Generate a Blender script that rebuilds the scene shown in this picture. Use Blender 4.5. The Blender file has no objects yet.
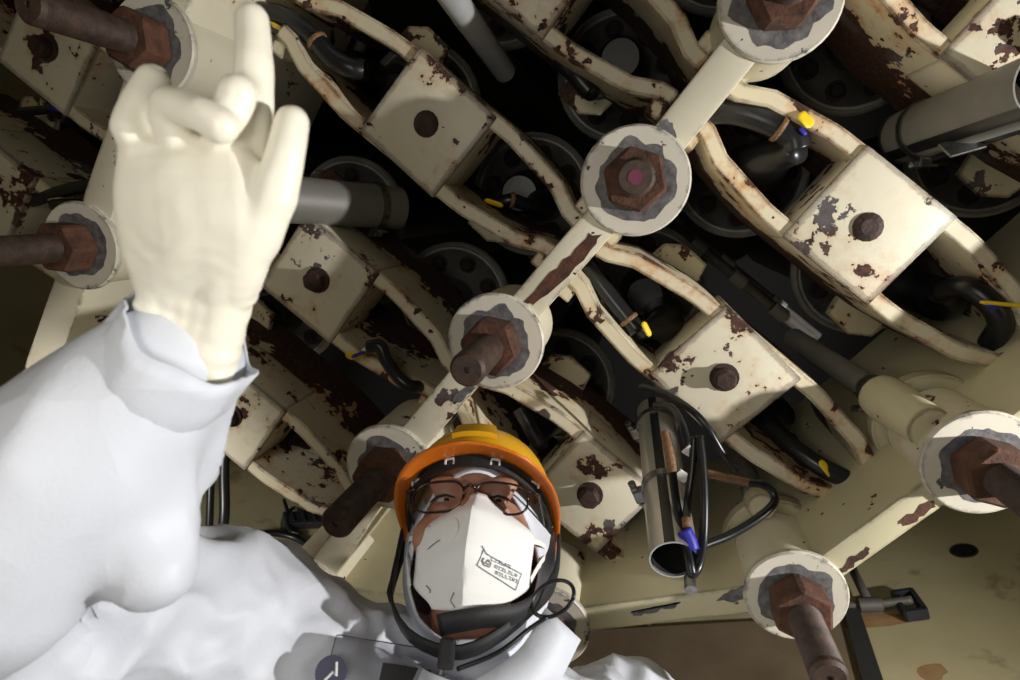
import bpy, bmesh, math, random
import numpy as np
from mathutils import Vector, Matrix, noise
random.seed(7)
C = bpy.context.scene.collection
PI = math.pi
# ------------------------------------------------------------------ camera
CZ = 0.75                       # camera height above the floor
FPX, ZX, ZY = 600.0, 632.0, 206.0
_n = Vector(((ZX-510)/FPX, (ZY-340)/FPX, 1)).normalized()
_ex = (Vector((1, 0, 0)) - _n*_n.x).normalized()
_ey = _n.cross(_ex)
CAM = Vector((0, 0, CZ))
def c2w(v): return Vector((v.dot(_ex), v.dot(_ey), v.dot(_n)))
def at(px, py, z):              # point on the horizontal plane z (above the camera) seen at that place of the photo
    w = c2w(Vector(((px-510)/FPX, (py-340)/FPX, 1))); return w*(z/w.z) + CAM
def atd(px, py, d):             # point at optical depth d
    return c2w(Vector(((px-510)/FPX, (py-340)/FPX, 1))*d) + CAM
cam = bpy.data.cameras.new('camera'); co = bpy.data.objects.new('camera', cam); C.objects.link(co)
r_, u_, b_ = c2w(Vector((1, 0, 0))), -c2w(Vector((0, 1, 0))), -c2w(Vector((0, 0, 1)))
M3 = Matrix((r_, u_, b_)).transposed()
co.matrix_world = Matrix.Translation(CAM) @ M3.to_4x4()
cam.sensor_width = 36; cam.lens = 36*FPX/1020; cam.clip_start = .02
cam.dof.use_dof = True; cam.dof.focus_distance = .92; cam.dof.aperture_fstop = 6.3
bpy.context.scene.camera = co
# ------------------------------------------------------------------ light and exposure
S = bpy.context.scene
S.view_settings.view_transform = 'Standard'; S.view_settings.look = 'None'
S.view_settings.gamma = 1; S.view_settings.use_curve_mapping = False
S.view_settings.exposure = 0.0
wd = bpy.data.worlds.new('world'); S.world = wd; wd.use_nodes = True
wd.node_tree.nodes['Background'].inputs[0].default_value = (.0, .0, .0, 1)
def lamp(name, kind, loc, target, energy, col=(1, 1, 1), **kw):
    l = bpy.data.lights.new(name, kind); l.energy = energy; l.color = col
    for k, v in kw.items(): setattr(l, k, v)
    o = bpy.data.objects.new(name, l); C.objects.link(o); o.location = loc
    o.rotation_euler = (Vector(target)-Vector(loc)).to_track_quat('-Z', 'Y').to_euler()
    return o
KEY = (1.4, .16, CZ+.34)
lamp('work_lamp', 'SPOT', KEY, (-.1, .15, CZ+.9), 112, (1, .975, .94), spot_size=2.1, spot_blend=.45, shadow_soft_size=.02)
lamp('camera_fill', 'AREA', (-.14, .03, CZ-.10), (-.12, .12, CZ+.9), .85, (1, .98, .95), shape='DISK', size=.16)  # added soft fill near the camera to brighten suit and glove
lamp('floor_fill', 'AREA', (-.3, -.3, .1), (-.1, .3, CZ+.9), 3.2, (1, .92, .76), shape='DISK', size=.6)  # added fill from below, lifts the shaded undersides of the steel
lamp('wall_fill', 'SPOT', (1.25, 0, .35), (.75, 1.0, 2.1), 8, (1, .97, .9), spot_size=.96, spot_blend=.4, shadow_soft_size=.12)  # added unseen spot that brightens the right wall
lamp('wall_fill', 'SPOT', (-.95, .1, .4), (-1.12, 1.02, 2.25), 75, (1, .97, .92), spot_size=.75, spot_blend=.5, shadow_soft_size=.12)  # added unseen spot that brightens the left wall

# ------------------------------------------------------------------ materials
def nt(name):
    m = bpy.data.materials.new(name); m.use_nodes = True
    t = m.node_tree; return m, t, t.nodes, t.links, t.nodes['Principled BSDF']
def node(N, typ, **kw):
    n = N.new(typ)
    for k, v in kw.items():
        if k.startswith('i_'):
            key = k[2:]; key = int(key) if key.isdigit() else key
            n.inputs[key].default_value = v
        else: setattr(n, k, v)
    return n
def math_(N, L, op, a, b=None, clamp=False):
    n = N.new('ShaderNodeMath'); n.operation = op; n.use_clamp = clamp
    for i, x in enumerate((a, b)):
        if x is None: continue
        if isinstance(x, (int, float)): n.inputs[i].default_value = x
        else: L.new(x, n.inputs[i])
    return n.outputs[0]
def mix(N, L, fac, a, b):
    n = N.new('ShaderNodeMix'); n.data_type = 'RGBA'
    if isinstance(fac, (int, float)): n.inputs[0].default_value = fac
    else: L.new(fac, n.inputs[0])
    for i, x in ((6, a), (7, b)):
        if isinstance(x, tuple): n.inputs[i].default_value = (*x, 1)
        else: L.new(x, n.inputs[i])
    return n.outputs[2]
def ramp(N, L, src, lo, hi):
    n = N.new('ShaderNodeMapRange'); n.clamp = True; L.new(src, n.inputs[0])
    n.inputs[1].default_value = lo; n.inputs[2].default_value = hi; return n.outputs[0]
def sr(*c):                       # sRGB 0-255 -> linear
    return tuple(((x/255)/12.92 if x/255 < .04045 else ((x/255+.055)/1.055)**2.4) for x in c)
def noise_(N, L, vec, scale, detail=4, rough=.55, off=0):
    n = N.new('ShaderNodeTexNoise'); n.inputs['Scale'].default_value = scale
    n.inputs['Detail'].default_value = detail; n.inputs['Roughness'].default_value = rough
    if off:
        a = N.new('ShaderNodeVectorMath'); a.operation = 'ADD'; L.new(vec, a.inputs[0]); a.inputs[1].default_value = (off, off*.7, -off); vec = a.outputs[0]
    L.new(vec, n.inputs['Vector']); return n.outputs[0]

def paint(name, base, thr=.66, edge_k=.9, peel=None, chip_scale=11, warm=.5, rustfrac=.5, rad=.012):
    """old cream paint, chipped to rust and grey primer; more along sharp edges; peel=(z0, rate): barer higher up"""
    m, t, N, L, P = nt(name)
    g = N.new('ShaderNodeNewGeometry'); pos = g.outputs['Position']
    n1 = noise_(N, L, pos, chip_scale, 5, .62); n2 = noise_(N, L, pos, chip_scale*4.5, 3, .6, 3.1)
    v = math_(N, L, 'ADD', math_(N, L, 'MULTIPLY', n1, .72), math_(N, L, 'MULTIPLY', n2, .28))
    bv = node(N, 'ShaderNodeBevel', samples=4); bv.inputs[0].default_value = rad
    d = N.new('ShaderNodeVectorMath'); d.operation = 'DOT_PRODUCT'
    L.new(bv.outputs[0], d.inputs[0]); L.new(g.outputs['Normal'], d.inputs[1])
    e = math_(N, L, 'MINIMUM', math_(N, L, 'SUBTRACT', 1, d.outputs['Value'], True), .25)
    v = math_(N, L, 'ADD', v, math_(N, L, 'MULTIPLY', e, edge_k))
    if peel:
        sp = N.new('ShaderNodeSeparateXYZ'); L.new(pos, sp.inputs[0])
        k = math_(N, L, 'MULTIPLY', math_(N, L, 'MAXIMUM', math_(N, L, 'SUBTRACT', sp.outputs[2], peel[0]), 0), peel[1])
        v = math_(N, L, 'ADD', v, math_(N, L, 'MINIMUM', k, .5))
    chip = math_(N, L, 'MAXIMUM', ramp(N, L, v, thr, thr+.012), ramp(N, L, noise_(N, L, pos, 42, 2, .5, 5.3), .715, .725))
    halo = ramp(N, L, v, thr-.09, thr)
    n3 = noise_(N, L, pos, 9, 3, .5, 7.7); n4 = noise_(N, L, pos, 130, 4, .7)
    grey = ramp(N, L, n3, rustfrac-.04, rustfrac+.05)
    rust = mix(N, L, ramp(N, L, n4, .35, .68), sr(36, 23, 18), sr(92, 58, 44))
    prim = mix(N, L, n4, sr(62, 60, 60), sr(112, 108, 106))
    bare = mix(N, L, grey, rust, prim)
    n5 = noise_(N, L, pos, 5, 4, .6, 1.3)
    b2 = mix(N, L, ramp(N, L, n5, .35, .7), base, tuple(x*.86 for x in base))
    warmf = math_(N, L, 'MULTIPLY', math_(N, L, 'MULTIPLY', halo, ramp(N, L, n3, .62, .4)), warm)
    b3 = mix(N, L, warmf, b2, sr(196, 140, 78))
    L.new(mix(N, L, chip, b3, bare), P.inputs['Base Color'])
    rr = N.new('ShaderNodeMapRange'); L.new(chip, rr.inputs[0]); rr.inputs[3].default_value = .42; rr.inputs[4].default_value = .85
    L.new(rr.outputs[0], P.inputs['Roughness'])
    h = math_(N, L, 'SUBTRACT', math_(N, L, 'MULTIPLY', n4, .25), math_(N, L, 'MULTIPLY', chip, 1.0))
    bp = node(N, 'ShaderNodeBump', i_Strength=.6, i_Distance=.0012); L.new(h, bp.inputs['Height'])
    L.new(bp.outputs[0], P.inputs['Normal'])
    return m
def simple(name, col, rough=.5, metal=0, var=.2, scale=40, bump=0, bscale=200, alt=None, **kw):
    m, t, N, L, P = nt(name)
    g = N.new('ShaderNodeNewGeometry'); pos = g.outputs['Position']
    f = ramp(N, L, noise_(N, L, pos, scale, 4, .6), .3, .7)
    L.new(mix(N, L, f, col, alt or tuple(c*(1-var) for c in col)), P.inputs['Base Color'])
    P.inputs['Roughness'].default_value = rough; P.inputs['Metallic'].default_value = metal
    if bump:
        bp = node(N, 'ShaderNodeBump', i_Strength=bump, i_Distance=.002)
        L.new(noise_(N, L, pos, bscale, 3, .6), bp.inputs['Height']); L.new(bp.outputs[0], P.inputs['Normal'])
    for k, v in kw.items(): P.inputs[k.replace('_', ' ')].default_value = v
    return m
CREAM = sr(226, 219, 196)
M = {}
M['beam'] = paint('cream_beam_paint', CREAM, thr=.60, edge_k=.45, warm=.25, rustfrac=.52)
M['web'] = paint('cream_ring_paint', sr(205, 198, 165), thr=.645, edge_k=.9, warm=.1, rustfrac=.42)
M['block'] = paint('cream_clamp_paint', CREAM, thr=.565, edge_k=2.5, warm=.45, rustfrac=.56, chip_scale=13, rad=.02)
M['bar'] = paint('cream_bar_paint', sr(222, 212, 184), thr=.58, edge_k=1.7, warm=.8, rustfrac=.62, peel=(CZ+1.05, 2.0), rad=.008)  # real peeling, strengthened upward to paint in the dark of the deep interior
M['primer'] = simple('grey_primer', sr(122, 120, 120), .6, 0, alt=sr(72, 70, 72), scale=70, bump=.4)
M['tab'] = paint('cream_tab_paint', sr(206, 198, 166), thr=.55, edge_k=.6, warm=.3, rustfrac=.6)
M['washer'] = paint('cream_washer_paint', sr(218, 212, 196), thr=.60, edge_k=.6, warm=0, rustfrac=.30, chip_scale=20)
M['rust'] = simple('rusty_steel', sr(104, 67, 48), .85, 0, alt=sr(56, 36, 28), scale=45, bump=.8, bscale=160)
M['rod'] = simple('thread_steel', sr(86, 67, 56), .6, .2, alt=sr(52, 41, 36), scale=60, bump=.3)
M['boltdark'] = simple('dark_bolt', sr(70, 46, 38), .7, 0, alt=sr(34, 22, 20), scale=60, bump=.6)
M['flange'] = simple('dark_flange_steel', sr(176, 174, 168), .5, .1, alt=sr(110, 108, 104), scale=9, bump=.2)
M['hole'] = simple('bolt_head_rust', sr(44, 30, 26), .8, 0, alt=sr(20, 15, 14), scale=50, bump=.5)
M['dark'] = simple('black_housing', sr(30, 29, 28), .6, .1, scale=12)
M['tube'] = simple('brushed_steel_tube', sr(196, 196, 192), .34, .75, var=.12, scale=20, bump=.05)
M['bright'] = simple('bright_steel', sr(205, 206, 206), .3, .35, var=.15, scale=30)
M['greytube'] = simple('dull_grey_tube', sr(132, 130, 125), .55, .2, var=.2, scale=18)
M['clamp'] = simple('clamp_steel', sr(150, 150, 148), .3, .9, var=.5, scale=90)
M['rubber'] = simple('black_rubber', sr(30, 31, 33), .32, 0, var=.3)
M['inside'] = simple('inside_shade', sr(10, 10, 10), .8, 0)  # near-black colour stands for the shade inside tubes and wall hole
M['yellow'] = simple('yellow_tag', sr(240, 205, 30), .5, 0, var=.1)
M['blue'] = simple('blue_tie', sr(44, 40, 170), .5, 0, var=.2)
M['white_tag'] = simple('white_tape', sr(225, 225, 225), .5, 0, var=.1)
M['copper'] = simple('braided_brown_sleeve', sr(150, 112, 76), .6, 0, alt=sr(84, 62, 44), scale=300, bump=.4, bscale=400)
M['conduit'] = simple('grey_conduit', sr(92, 88, 82), .55, .2, var=.3)
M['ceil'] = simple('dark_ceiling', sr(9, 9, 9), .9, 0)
M['floor'] = simple('grey_floor', sr(90, 88, 84), .8, 0)
M['glove'] = simple('cream_latex', sr(246, 241, 224), .48, 0, var=.05, scale=20, bump=.12, bscale=90, Subsurface_Weight=.12)
M['glove'].node_tree.nodes['Principled BSDF'].inputs['Subsurface Radius'].default_value = (.02, .012, .006)
M['skin'] = simple('skin', sr(176, 126, 102), .5, 0, var=.12, scale=30, bump=.1, bscale=300)
M['mask'] = simple('white_mask', sr(238, 238, 236), .8, 0, var=.03, bump=.15, bscale=500)
M['grey_print'] = simple('grey_print', sr(120, 122, 128), .7)
M['helmet'] = simple('yellow_helmet', sr(228, 172, 30), .3, 0, var=.05)
M['brim'] = simple('orange_brim', sr(208, 108, 18), .3, 0, var=.1)
M['strap'] = simple('black_strap', sr(28, 28, 30), .6, 0, var=.3, bump=.3, bscale=600)
M['frame'] = simple('black_glasses', sr(34, 24, 24), .25, 0)
M['eye'] = simple('eye_dark', sr(30, 20, 18), .3, 0)
M['eyewhite'] = simple('eye_white', sr(200, 192, 185), .4, 0)
M['brow'] = simple('brow_hair', sr(40, 30, 26), .8, 0)
M['navy'] = simple('navy_patch', sr(22, 24, 62), .4, 0)
M['steelbox'] = simple('dark_box', sr(60, 62, 66), .4, .4, var=.4)
def m_clear(name, tint, rough, fac):
    m, t, N, L, P = nt(name)
    tr = N.new('ShaderNodeBsdfTransparent'); tr.inputs[0].default_value = (*tint, 1)
    gl = N.new('ShaderNodeBsdfGlossy'); gl.inputs['Roughness'].default_value = rough
    mx = N.new('ShaderNodeMixShader')
    fr = N.new('ShaderNodeFresnel'); fr.inputs[0].default_value = 1.5
    L.new(math_(N, L, 'ADD', fr.outputs[0], fac, True), mx.inputs[0]); L.new(tr.outputs[0], mx.inputs[1]); L.new(gl.outputs[0], mx.inputs[2])
    L.new(mx.outputs[0], N['Material Output'].inputs[0]); return m
M['lens'] = m_clear('clear_lens', (.92, .93, .95), .05, .03)
M['vinyl'] = m_clear('clear_vinyl', (.9, .9, .92), .15, .08)
def m_suit():
    m, t, N, L, P = nt('white_coverall_fabric')
    g = N.new('ShaderNodeNewGeometry'); pos = g.outputs['Position']
    P.inputs['Base Color'].default_value = (*sr(213, 217, 226), 1); P.inputs['Roughness'].default_value = .55
    w = N.new('ShaderNodeTexNoise'); w.inputs['Scale'].default_value = 7; w.inputs['Detail'].default_value = 2; L.new(pos, w.inputs['Vector'])
    a = N.new('ShaderNodeVectorMath'); a.operation = 'MULTIPLY_ADD'; L.new(w.outputs['Color'], a.inputs[0]); a.inputs[1].default_value = (.16,)*3; L.new(pos, a.inputs[2])
    vo = N.new('ShaderNodeTexVoronoi'); vo.feature = 'F1'; vo.inputs['Scale'].default_value = 11; L.new(a.outputs[0], vo.inputs['Vector'])
    h = math_(N, L, 'ADD', vo.outputs['Distance'], math_(N, L, 'MULTIPLY', noise_(N, L, pos, 260, 2), .04))
    bp = node(N, 'ShaderNodeBump', i_Strength=.55, i_Distance=.012); L.new(h, bp.inputs['Height']); L.new(bp.outputs[0], P.inputs['Normal'])
    return m
M['suit'] = m_suit()
def m_wall():
    m, t, N, L, P = nt('olive_wall_paint')
    g = N.new('ShaderNodeNewGeometry'); pos = g.outputs['Position']
    n1 = ramp(N, L, noise_(N, L, pos, 1.7, 5, .6), .35, .68); n2 = noise_(N, L, pos, 6, 5, .65, 4)
    b = mix(N, L, n1, sr(186, 176, 140), sr(158, 148, 114))
    b = mix(N, L, ramp(N, L, n2, .6, .72), b, sr(128, 110, 80))
    L.new(b, P.inputs['Base Color']); P.inputs['Roughness'].default_value = .6
    bp = node(N, 'ShaderNodeBump', i_Strength=.3, i_Distance=.004); L.new(n2, bp.inputs['Height']); L.new(bp.outputs[0], P.inputs['Normal'])
    return m
M['wall'] = m_wall()
M['seam'] = simple('dark_seam', sr(48, 46, 44), .6, 0)
M['stain'] = simple('rust_stain', sr(128, 94, 58), .8, 0, alt=sr(150, 122, 84), scale=14)

# ------------------------------------------------------------------ helpers
def frame(z, x=None):
    z = Vector(z).normalized()
    if x is None: x = Vector((1, 0, 0)) if abs(z.x) < .8 else Vector((0, 1, 0))
    x = Vector(x); x = (x - z*x.dot(z)).normalized(); y = z.cross(x)
    return Matrix((x, y, z)).transposed()
class MB:
    def __init__(s): s.bm = bmesh.new(); s.extra = []
    def box(s, c, size, rot=None, bevel=0, seg=2):
        r = bmesh.ops.create_cube(s.bm, size=1)['verts']
        mt = Matrix.Translation(Vector(c)) @ (rot.to_4x4() if rot else Matrix()) @ Matrix.Diagonal((*size, 1))
        bmesh.ops.transform(s.bm, matrix=mt, verts=r)
        if bevel:
            es = list({e for v in r for e in v.link_edges})
            bmesh.ops.bevel(s.bm, geom=es, offset=bevel, segments=seg, affect='EDGES', profile=.6)
        return s
    def lathe(s, prof, origin, axis, seg=32, xdir=None, close=True):
        """prof: list of (r, h) along the axis"""
        Fm = frame(axis, xdir); O = Vector(origin); rings = []
        for r, h in prof:
            if r < 1e-6: rings.append([s.bm.verts.new(O + Fm @ Vector((0, 0, h)))])
            else: rings.append([s.bm.verts.new(O + Fm @ Vector((r*math.cos(2*PI*i/seg), r*math.sin(2*PI*i/seg), h))) for i in range(seg)])
        for a, b in zip(rings, rings[1:]):
            for i in range(seg):
                j = (i+1) % seg
                q = [a[0]] if len(a) == 1 else [a[i], a[j]]
                q += [b[0]] if len(b) == 1 else [b[j], b[i]]
                if len(q) > 2: s.bm.faces.new(q)
        if close:
            if len(rings[0]) > 1: s.bm.faces.new(list(reversed(rings[0])))
            if len(rings[-1]) > 1: s.bm.faces.new(rings[-1])
        return s
    def prism(s, pts, origin, axis, h, xdir=None, bevel=0):
        Fm = frame(axis, xdir); O = Vector(origin)
        a = [s.bm.verts.new(O + Fm @ Vector((x, y, 0))) for x, y in pts]
        b = [s.bm.verts.new(O + Fm @ Vector((x, y, h))) for x, y in pts]
        fs = [s.bm.faces.new(list(reversed(a))), s.bm.faces.new(b)]
        n = len(pts)
        for i in range(n): fs.append(s.bm.faces.new((a[i], a[(i+1) % n], b[(i+1) % n], b[i])))
        if bevel:
            es = list({e for f in fs for e in f.edges})
            bmesh.ops.bevel(s.bm, geom=es, offset=bevel, segments=1, affect='EDGES')
        return s
    def tube(s, pts, rad, seg=10, caps=True, flat=None):
        pts = [Vector(p) for p in pts]; n = len(pts)
        rads = rad if isinstance(rad, (list, tuple)) else [rad]*n
        rings = []; up = None
        for i, p in enumerate(pts):
            tg = (pts[min(i+1, n-1)] - pts[max(i-1, 0)]).normalized()
            if up is None:
                up = tg.orthogonal().normalized() if flat is None else Vector(flat)
            up = (up - tg*up.dot(tg)).normalized(); sd = tg.cross(up)
            rr = rads[i] if isinstance(rads[i], (tuple, list)) else (rads[i], rads[i])
            rings.append([s.bm.verts.new(p + up*rr[0]*math.cos(2*PI*k/seg) + sd*rr[1]*math.sin(2*PI*k/seg)) for k in range(seg)])
        for a, b in zip(rings, rings[1:]):
            for k in range(seg): s.bm.faces.new((a[k], a[(k+1) % seg], b[(k+1) % seg], b[k]))
        if caps: s.bm.faces.new(list(reversed(rings[0]))); s.bm.faces.new(rings[-1])
        return s
    def ribbon(s, pts, ups, w, th):
        """flat strap along pts; ups = outward normals"""
        pts = [Vector(p) for p in pts]; n = len(pts); rings = []
        for i, p in enumerate(pts):
            tg = (pts[min(i+1, n-1)] - pts[max(i-1, 0)]).normalized()
            o = Vector(ups[i]); o = (o - tg*o.dot(tg)).normalized(); sd = tg.cross(o)
            rings.append([s.bm.verts.new(p + sd*a*w/2 + o*b*th/2) for a, b in ((-1, -1), (1, -1), (1, 1), (-1, 1))])
        for a, b in zip(rings, rings[1:]):
            for k in range(4): s.bm.faces.new((a[k], a[(k+1) % 4], b[(k+1) % 4], b[k]))
        s.bm.faces.new(list(reversed(rings[0]))); s.bm.faces.new(rings[-1]); return s
    def ball(s, c, r, rot=None, seg=16):
        v = bmesh.ops.create_uvsphere(s.bm, u_segments=seg, v_segments=max(8, seg*2//3), radius=1)['verts']
        rr = r if isinstance(r, (tuple, list)) else (r, r, r)
        bmesh.ops.transform(s.bm, matrix=Matrix.Translation(Vector(c)) @ (rot.to_4x4() if rot else Matrix()) @ Matrix.Diagonal((*rr, 1)), verts=v)
        return s
    def chain(s, pts, rads, step=.5, seg=14):
        """spheres blended along a poly-line (to be voxel-remeshed)"""
        for (p, q, a, b) in zip(pts, pts[1:], rads, rads[1:]):
            p, q = Vector(p), Vector(q); d = (q-p).length; k = max(2, int(d/(min(a, b)*step)))
            for i in range(k+1): s.extra.append((p.lerp(q, i/k), a+(b-a)*i/k))
        return s
    def mesh(s, name):
        bmesh.ops.recalc_face_normals(s.bm, faces=s.bm.faces)
        me = bpy.data.meshes.new(name); s.bm.to_mesh(me); s.bm.free(); return me
    def build(s, name, mat, parent=None, smooth=False, **tags):
        me = s.mesh(name); me.materials.append(mat)
        return link(name, me, parent, smooth, **tags)
def link(name, me, parent=None, smooth=False, **tags):
    o = bpy.data.objects.new(name, me); C.objects.link(o)
    if smooth:
        for p in me.polygons: p.use_smooth = True
        if smooth == 'auto':
            try: me.set_sharp_from_angle(angle=math.radians(38))
            except Exception: pass
    if parent is not None:
        o.parent = parent; o.matrix_parent_inverse = world_of(parent).inverted()
    tag(o, **tags); return o
def world_of(o):
    m = Matrix.Translation(o.location) @ o.rotation_euler.to_matrix().to_4x4()
    return world_of(o.parent) @ o.matrix_parent_inverse @ m if o.parent else m
def tag(o, label=None, category=None, group=None, kind=None):
    for k, v in (('label', label), ('category', category), ('group', group), ('kind', kind)):
        if v: o[k] = v
def thing(name, label, cat, loc=(0, 0, 0), group=None):
    o = bpy.data.objects.new(name, None); C.objects.link(o); o.location = loc; o.empty_display_size = .05
    tag(o, label, cat, group); return o
def unit_ball(seg=16, rg=10):
    v = [(0, 0, 1)] + [(math.sin(PI*j/rg)*math.cos(2*PI*i/seg), math.sin(PI*j/rg)*math.sin(2*PI*i/seg), math.cos(PI*j/rg)) for j in range(1, rg) for i in range(seg)] + [(0, 0, -1)]
    f = [(0, 1+i, 1+(i+1) % seg) for i in range(seg)]
    for j in range(rg-2): f += [(1+j*seg+i, 1+(j+1)*seg+i, 1+(j+1)*seg+(i+1) % seg, 1+j*seg+(i+1) % seg) for i in range(seg)]
    l = len(v)-1; f += [(l, 1+(rg-2)*seg+(i+1) % seg, 1+(rg-2)*seg+i) for i in range(seg)]
    return v, f
UB = unit_ball()
def remesh(mb, voxel, smooth_it=4, fac=.5):
    V, Fc = [], []
    for c, r in mb.extra:
        k = len(V); V += [(c.x+x*r, c.y+y*r, c.z+z*r) for x, y, z in UB[0]]; Fc += [tuple(i+k for i in f) for f in UB[1]]
    me = bpy.data.meshes.new('balls'); me.from_pydata(V, [], Fc); mb.bm.from_mesh(me); bpy.data.meshes.remove(me)
    me = mb.mesh('tmp'); o = bpy.data.objects.new('tmp', me); C.objects.link(o)
    md = o.modifiers.new('r', 'REMESH'); md.mode = 'VOXEL'; md.voxel_size = voxel
    ms = o.modifiers.new('s', 'SMOOTH'); ms.iterations = smooth_it; ms.factor = fac
    dg = bpy.context.evaluated_depsgraph_get(); dg.update()
    out = bpy.data.meshes.new_from_object(o.evaluated_get(dg))
    bpy.data.objects.remove(o); bpy.data.meshes.remove(me); return out
def bez(pts, n=24):               # Catmull-Rom through the points
    P = [Vector(p) for p in pts]; P = [P[0]*2-P[1]] + P + [P[-1]*2-P[-2]]; out = []
    segs = len(P)-3; per = max(2, n//segs)
    for i in range(segs):
        a, b, c, d = P[i:i+4]
        for k in range(per):
            t = k/per
            out.append(.5*((2*b)+(c-a)*t+(2*a-5*b+4*c-d)*t*t+(3*b-a-3*c+d)*t**3))
    out.append(P[-2].copy()); return out

# ------------------------------------------------------------------ lattice of the rod-drive support steel
ZW = .85                                            # washer faces above the camera
TH = 2.233
E1 = Vector((math.cos(TH), math.sin(TH), 0)); E2 = Vector((-math.sin(TH), math.cos(TH), 0))    # E2 runs up-left
PIT, DD = .358*ZW, .376*ZW
ORG = Vector((.0, -.046, CZ))
def lat(a, b, z): return ORG + E1*PIT*a - E2*DD*b + Vector((0, 0, z))
DN = Vector((0, 0, -1)); UP = Vector((0, 0, 1))

# ---- shell
wc = Vector((-.1, -1.64, 0)); WR = 2.8
b = MB(); b.lathe([(WR, 0), (WR, 3.2), (WR+.15, 3.2), (WR+.15, 0), (WR, 0)], wc, UP, 96, close=False)
b.build('wall_round', M['wall'], None, 'auto', kind='structure')
MB().lathe([(WR+.1, -.1), (WR+.1, 0)], wc, UP, 64).build('floor', M['floor'], None, kind='structure')
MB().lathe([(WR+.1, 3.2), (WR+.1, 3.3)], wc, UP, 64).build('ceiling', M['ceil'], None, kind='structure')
def wall_pt(px, py, off=0):
    d = (atd(px, py, 1)-CAM); o = CAM - wc
    a = d.x**2+d.y**2; bq = 2*(o.x*d.x+o.y*d.y); c = o.x**2+o.y**2-(WR-off)**2
    return CAM + d*((-bq+math.sqrt(bq*bq-4*a*c))/(2*a))
def wall_n(p): v = Vector((wc.x-p.x, wc.y-p.y, 0)); return v.normalized()

# ---- support beams (deep plates on edge with sleeves where the rods pass)
def sleeve(parent, p, r=.066, z0=ZW+.012, z1=ZW+.16):
    MB().lathe([(r, z0), (r, z1)], Vector((p.x, p.y, CZ)), UP, 36).build('sleeve', M['beam'], parent, 'auto')
def collar(parent, p, r=.084, z0=ZW+.14, z1=ZW+.165):
    MB().lathe([(r-.004, z0), (r, z0+.004), (r, z1)], Vector((p.x, p.y, CZ)), UP, 36).build('collar', M['web'], parent, 'auto')
def web(parent, p, q, w=.05, z0=.857, z1=1.32, mat='beam', name='web_plate', ext=0):
    p, q = Vector((p.x, p.y, 0)), Vector((q.x, q.y, 0)); d = (q-p).normalized(); p -= d*ext; q += d*ext
    R = frame(UP, d); c = (p+q)/2; c.z = CZ+(z0+z1)/2
    MB().box(c, ((q-p).length, w, z1-z0), R, .006, 2).build(name, M[mat], parent, 'auto')
W = {'m1': at(781, -2, ZW), '0': at(635, 181, ZW), '1': at(495, 342, ZW), '2': at(388, 468, ZW), '3': at(305, 597, ZW)}
Lw = {'1': at(150, 45, ZW), '2': at(79, 246, ZW)}
Rw = {'1': at(982, 464, ZW), '2': at(796, 597, ZW), '3': at(545, 628, ZW)}
bm = thing('support_beam', 'long cream support beam through the two big round washers, running diagonally across the middle', 'beam', lat(1, 0, 1.0))
web(bm, W['m1']*1.0 + (W['m1']-W['0'])*1.1 - Vector((0, 0, (W['m1']-W['0']).z*1.1)), W['0']); web(bm, W['0'], W['1']); web(bm, W['1'], W['2']); web(bm, W['2'], W['3'])
for k in W: sleeve(bm, W[k])
bl = thing('support_beam', 'cream support beam behind the raised glove at far left', 'beam', lat(1.5, -2, 1.0))
web(bl, Lw['1'], Lw['2'], w=.06, ext=.9)
for k in Lw: sleeve(bl, Lw[k])
br = thing('ring_beam', 'deep beige edge beam at right between two rusty hanging rods, bottom edge peeling', 'beam', lat(.5, 2, 1.0))
web(br, Rw['1'], Rw['2'], z1=1.33, mat='web', w=.045); web(br, lat(-2.2, 2, 0), Rw['1'], z1=1.33, mat='web', w=.045)
for k in '12': sleeve(br, Rw[k], z1=ZW+.13); collar(br, Rw[k])
bb = thing('ring_beam', 'beige edge beam below the hanging silver tube, ending at the worker\'s collar', 'beam', lat(1.5, 1.5, 1.0))
web(bb, Rw['2'], Rw['3'], z1=1.33, mat='web', w=.045); sleeve(bb, Rw['3'])
bs = thing('ring_beam', 'short edge beam passing behind the worker\'s helmet and shoulder', 'beam', lat(2.5, .5, 1.0))
web(bs, Rw['3'], W['3'], z1=1.3, mat='web', w=.045)

def patch(parent, pts, z, mat, lb):
    b = MB(); A_ = []
    for (x0, y0), (x1, y1) in zip(pts, pts[1:]+pts[:1]):
        for k in range(4): t_ = k/4; A_.append((x0+(x1-x0)*t_+random.uniform(-1.8, 1.8), y0+(y1-y0)*t_+random.uniform(-1.8, 1.8)))
    lo = [b.bm.verts.new(at(x, y, z-.0006)) for x, y in A_]; hi = [b.bm.verts.new(at(x, y, z+.001)) for x, y in A_]
    b.bm.faces.new(lo); n = len(lo)
    for i in range(n): b.bm.faces.new((lo[i], lo[(i+1) % n], hi[(i+1) % n], hi[i]))
    b.build('bare_patch', M[mat], parent, label=lb)
RP, GP = 'rusty patch of peeled paint', 'grey patch of peeled paint'
patch(bm, [(524, 303), (545, 280), (570, 254), (590, 234), (602, 236), (590, 252), (562, 282), (534, 305)], .857, 'rust', RP)
patch(bm, [(655, 126), (664, 118), (674, 124), (678, 138), (664, 134)], .857, 'primer', GP)
patch(bm, [(452, 400), (468, 382), (476, 388), (462, 404)], .857, 'primer', GP)
patch(br, [(898, 523), (918, 508), (932, 500), (936, 506), (920, 518), (904, 526)], .857, 'rust', RP)
patch(br, [(838, 569), (852, 557), (868, 546), (870, 552), (856, 564), (842, 573)], .857, 'rust', RP)
patch(bb, [(716, 600), (732, 590), (752, 582), (752, 596), (734, 602)], .857, 'primer', GP)
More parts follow.
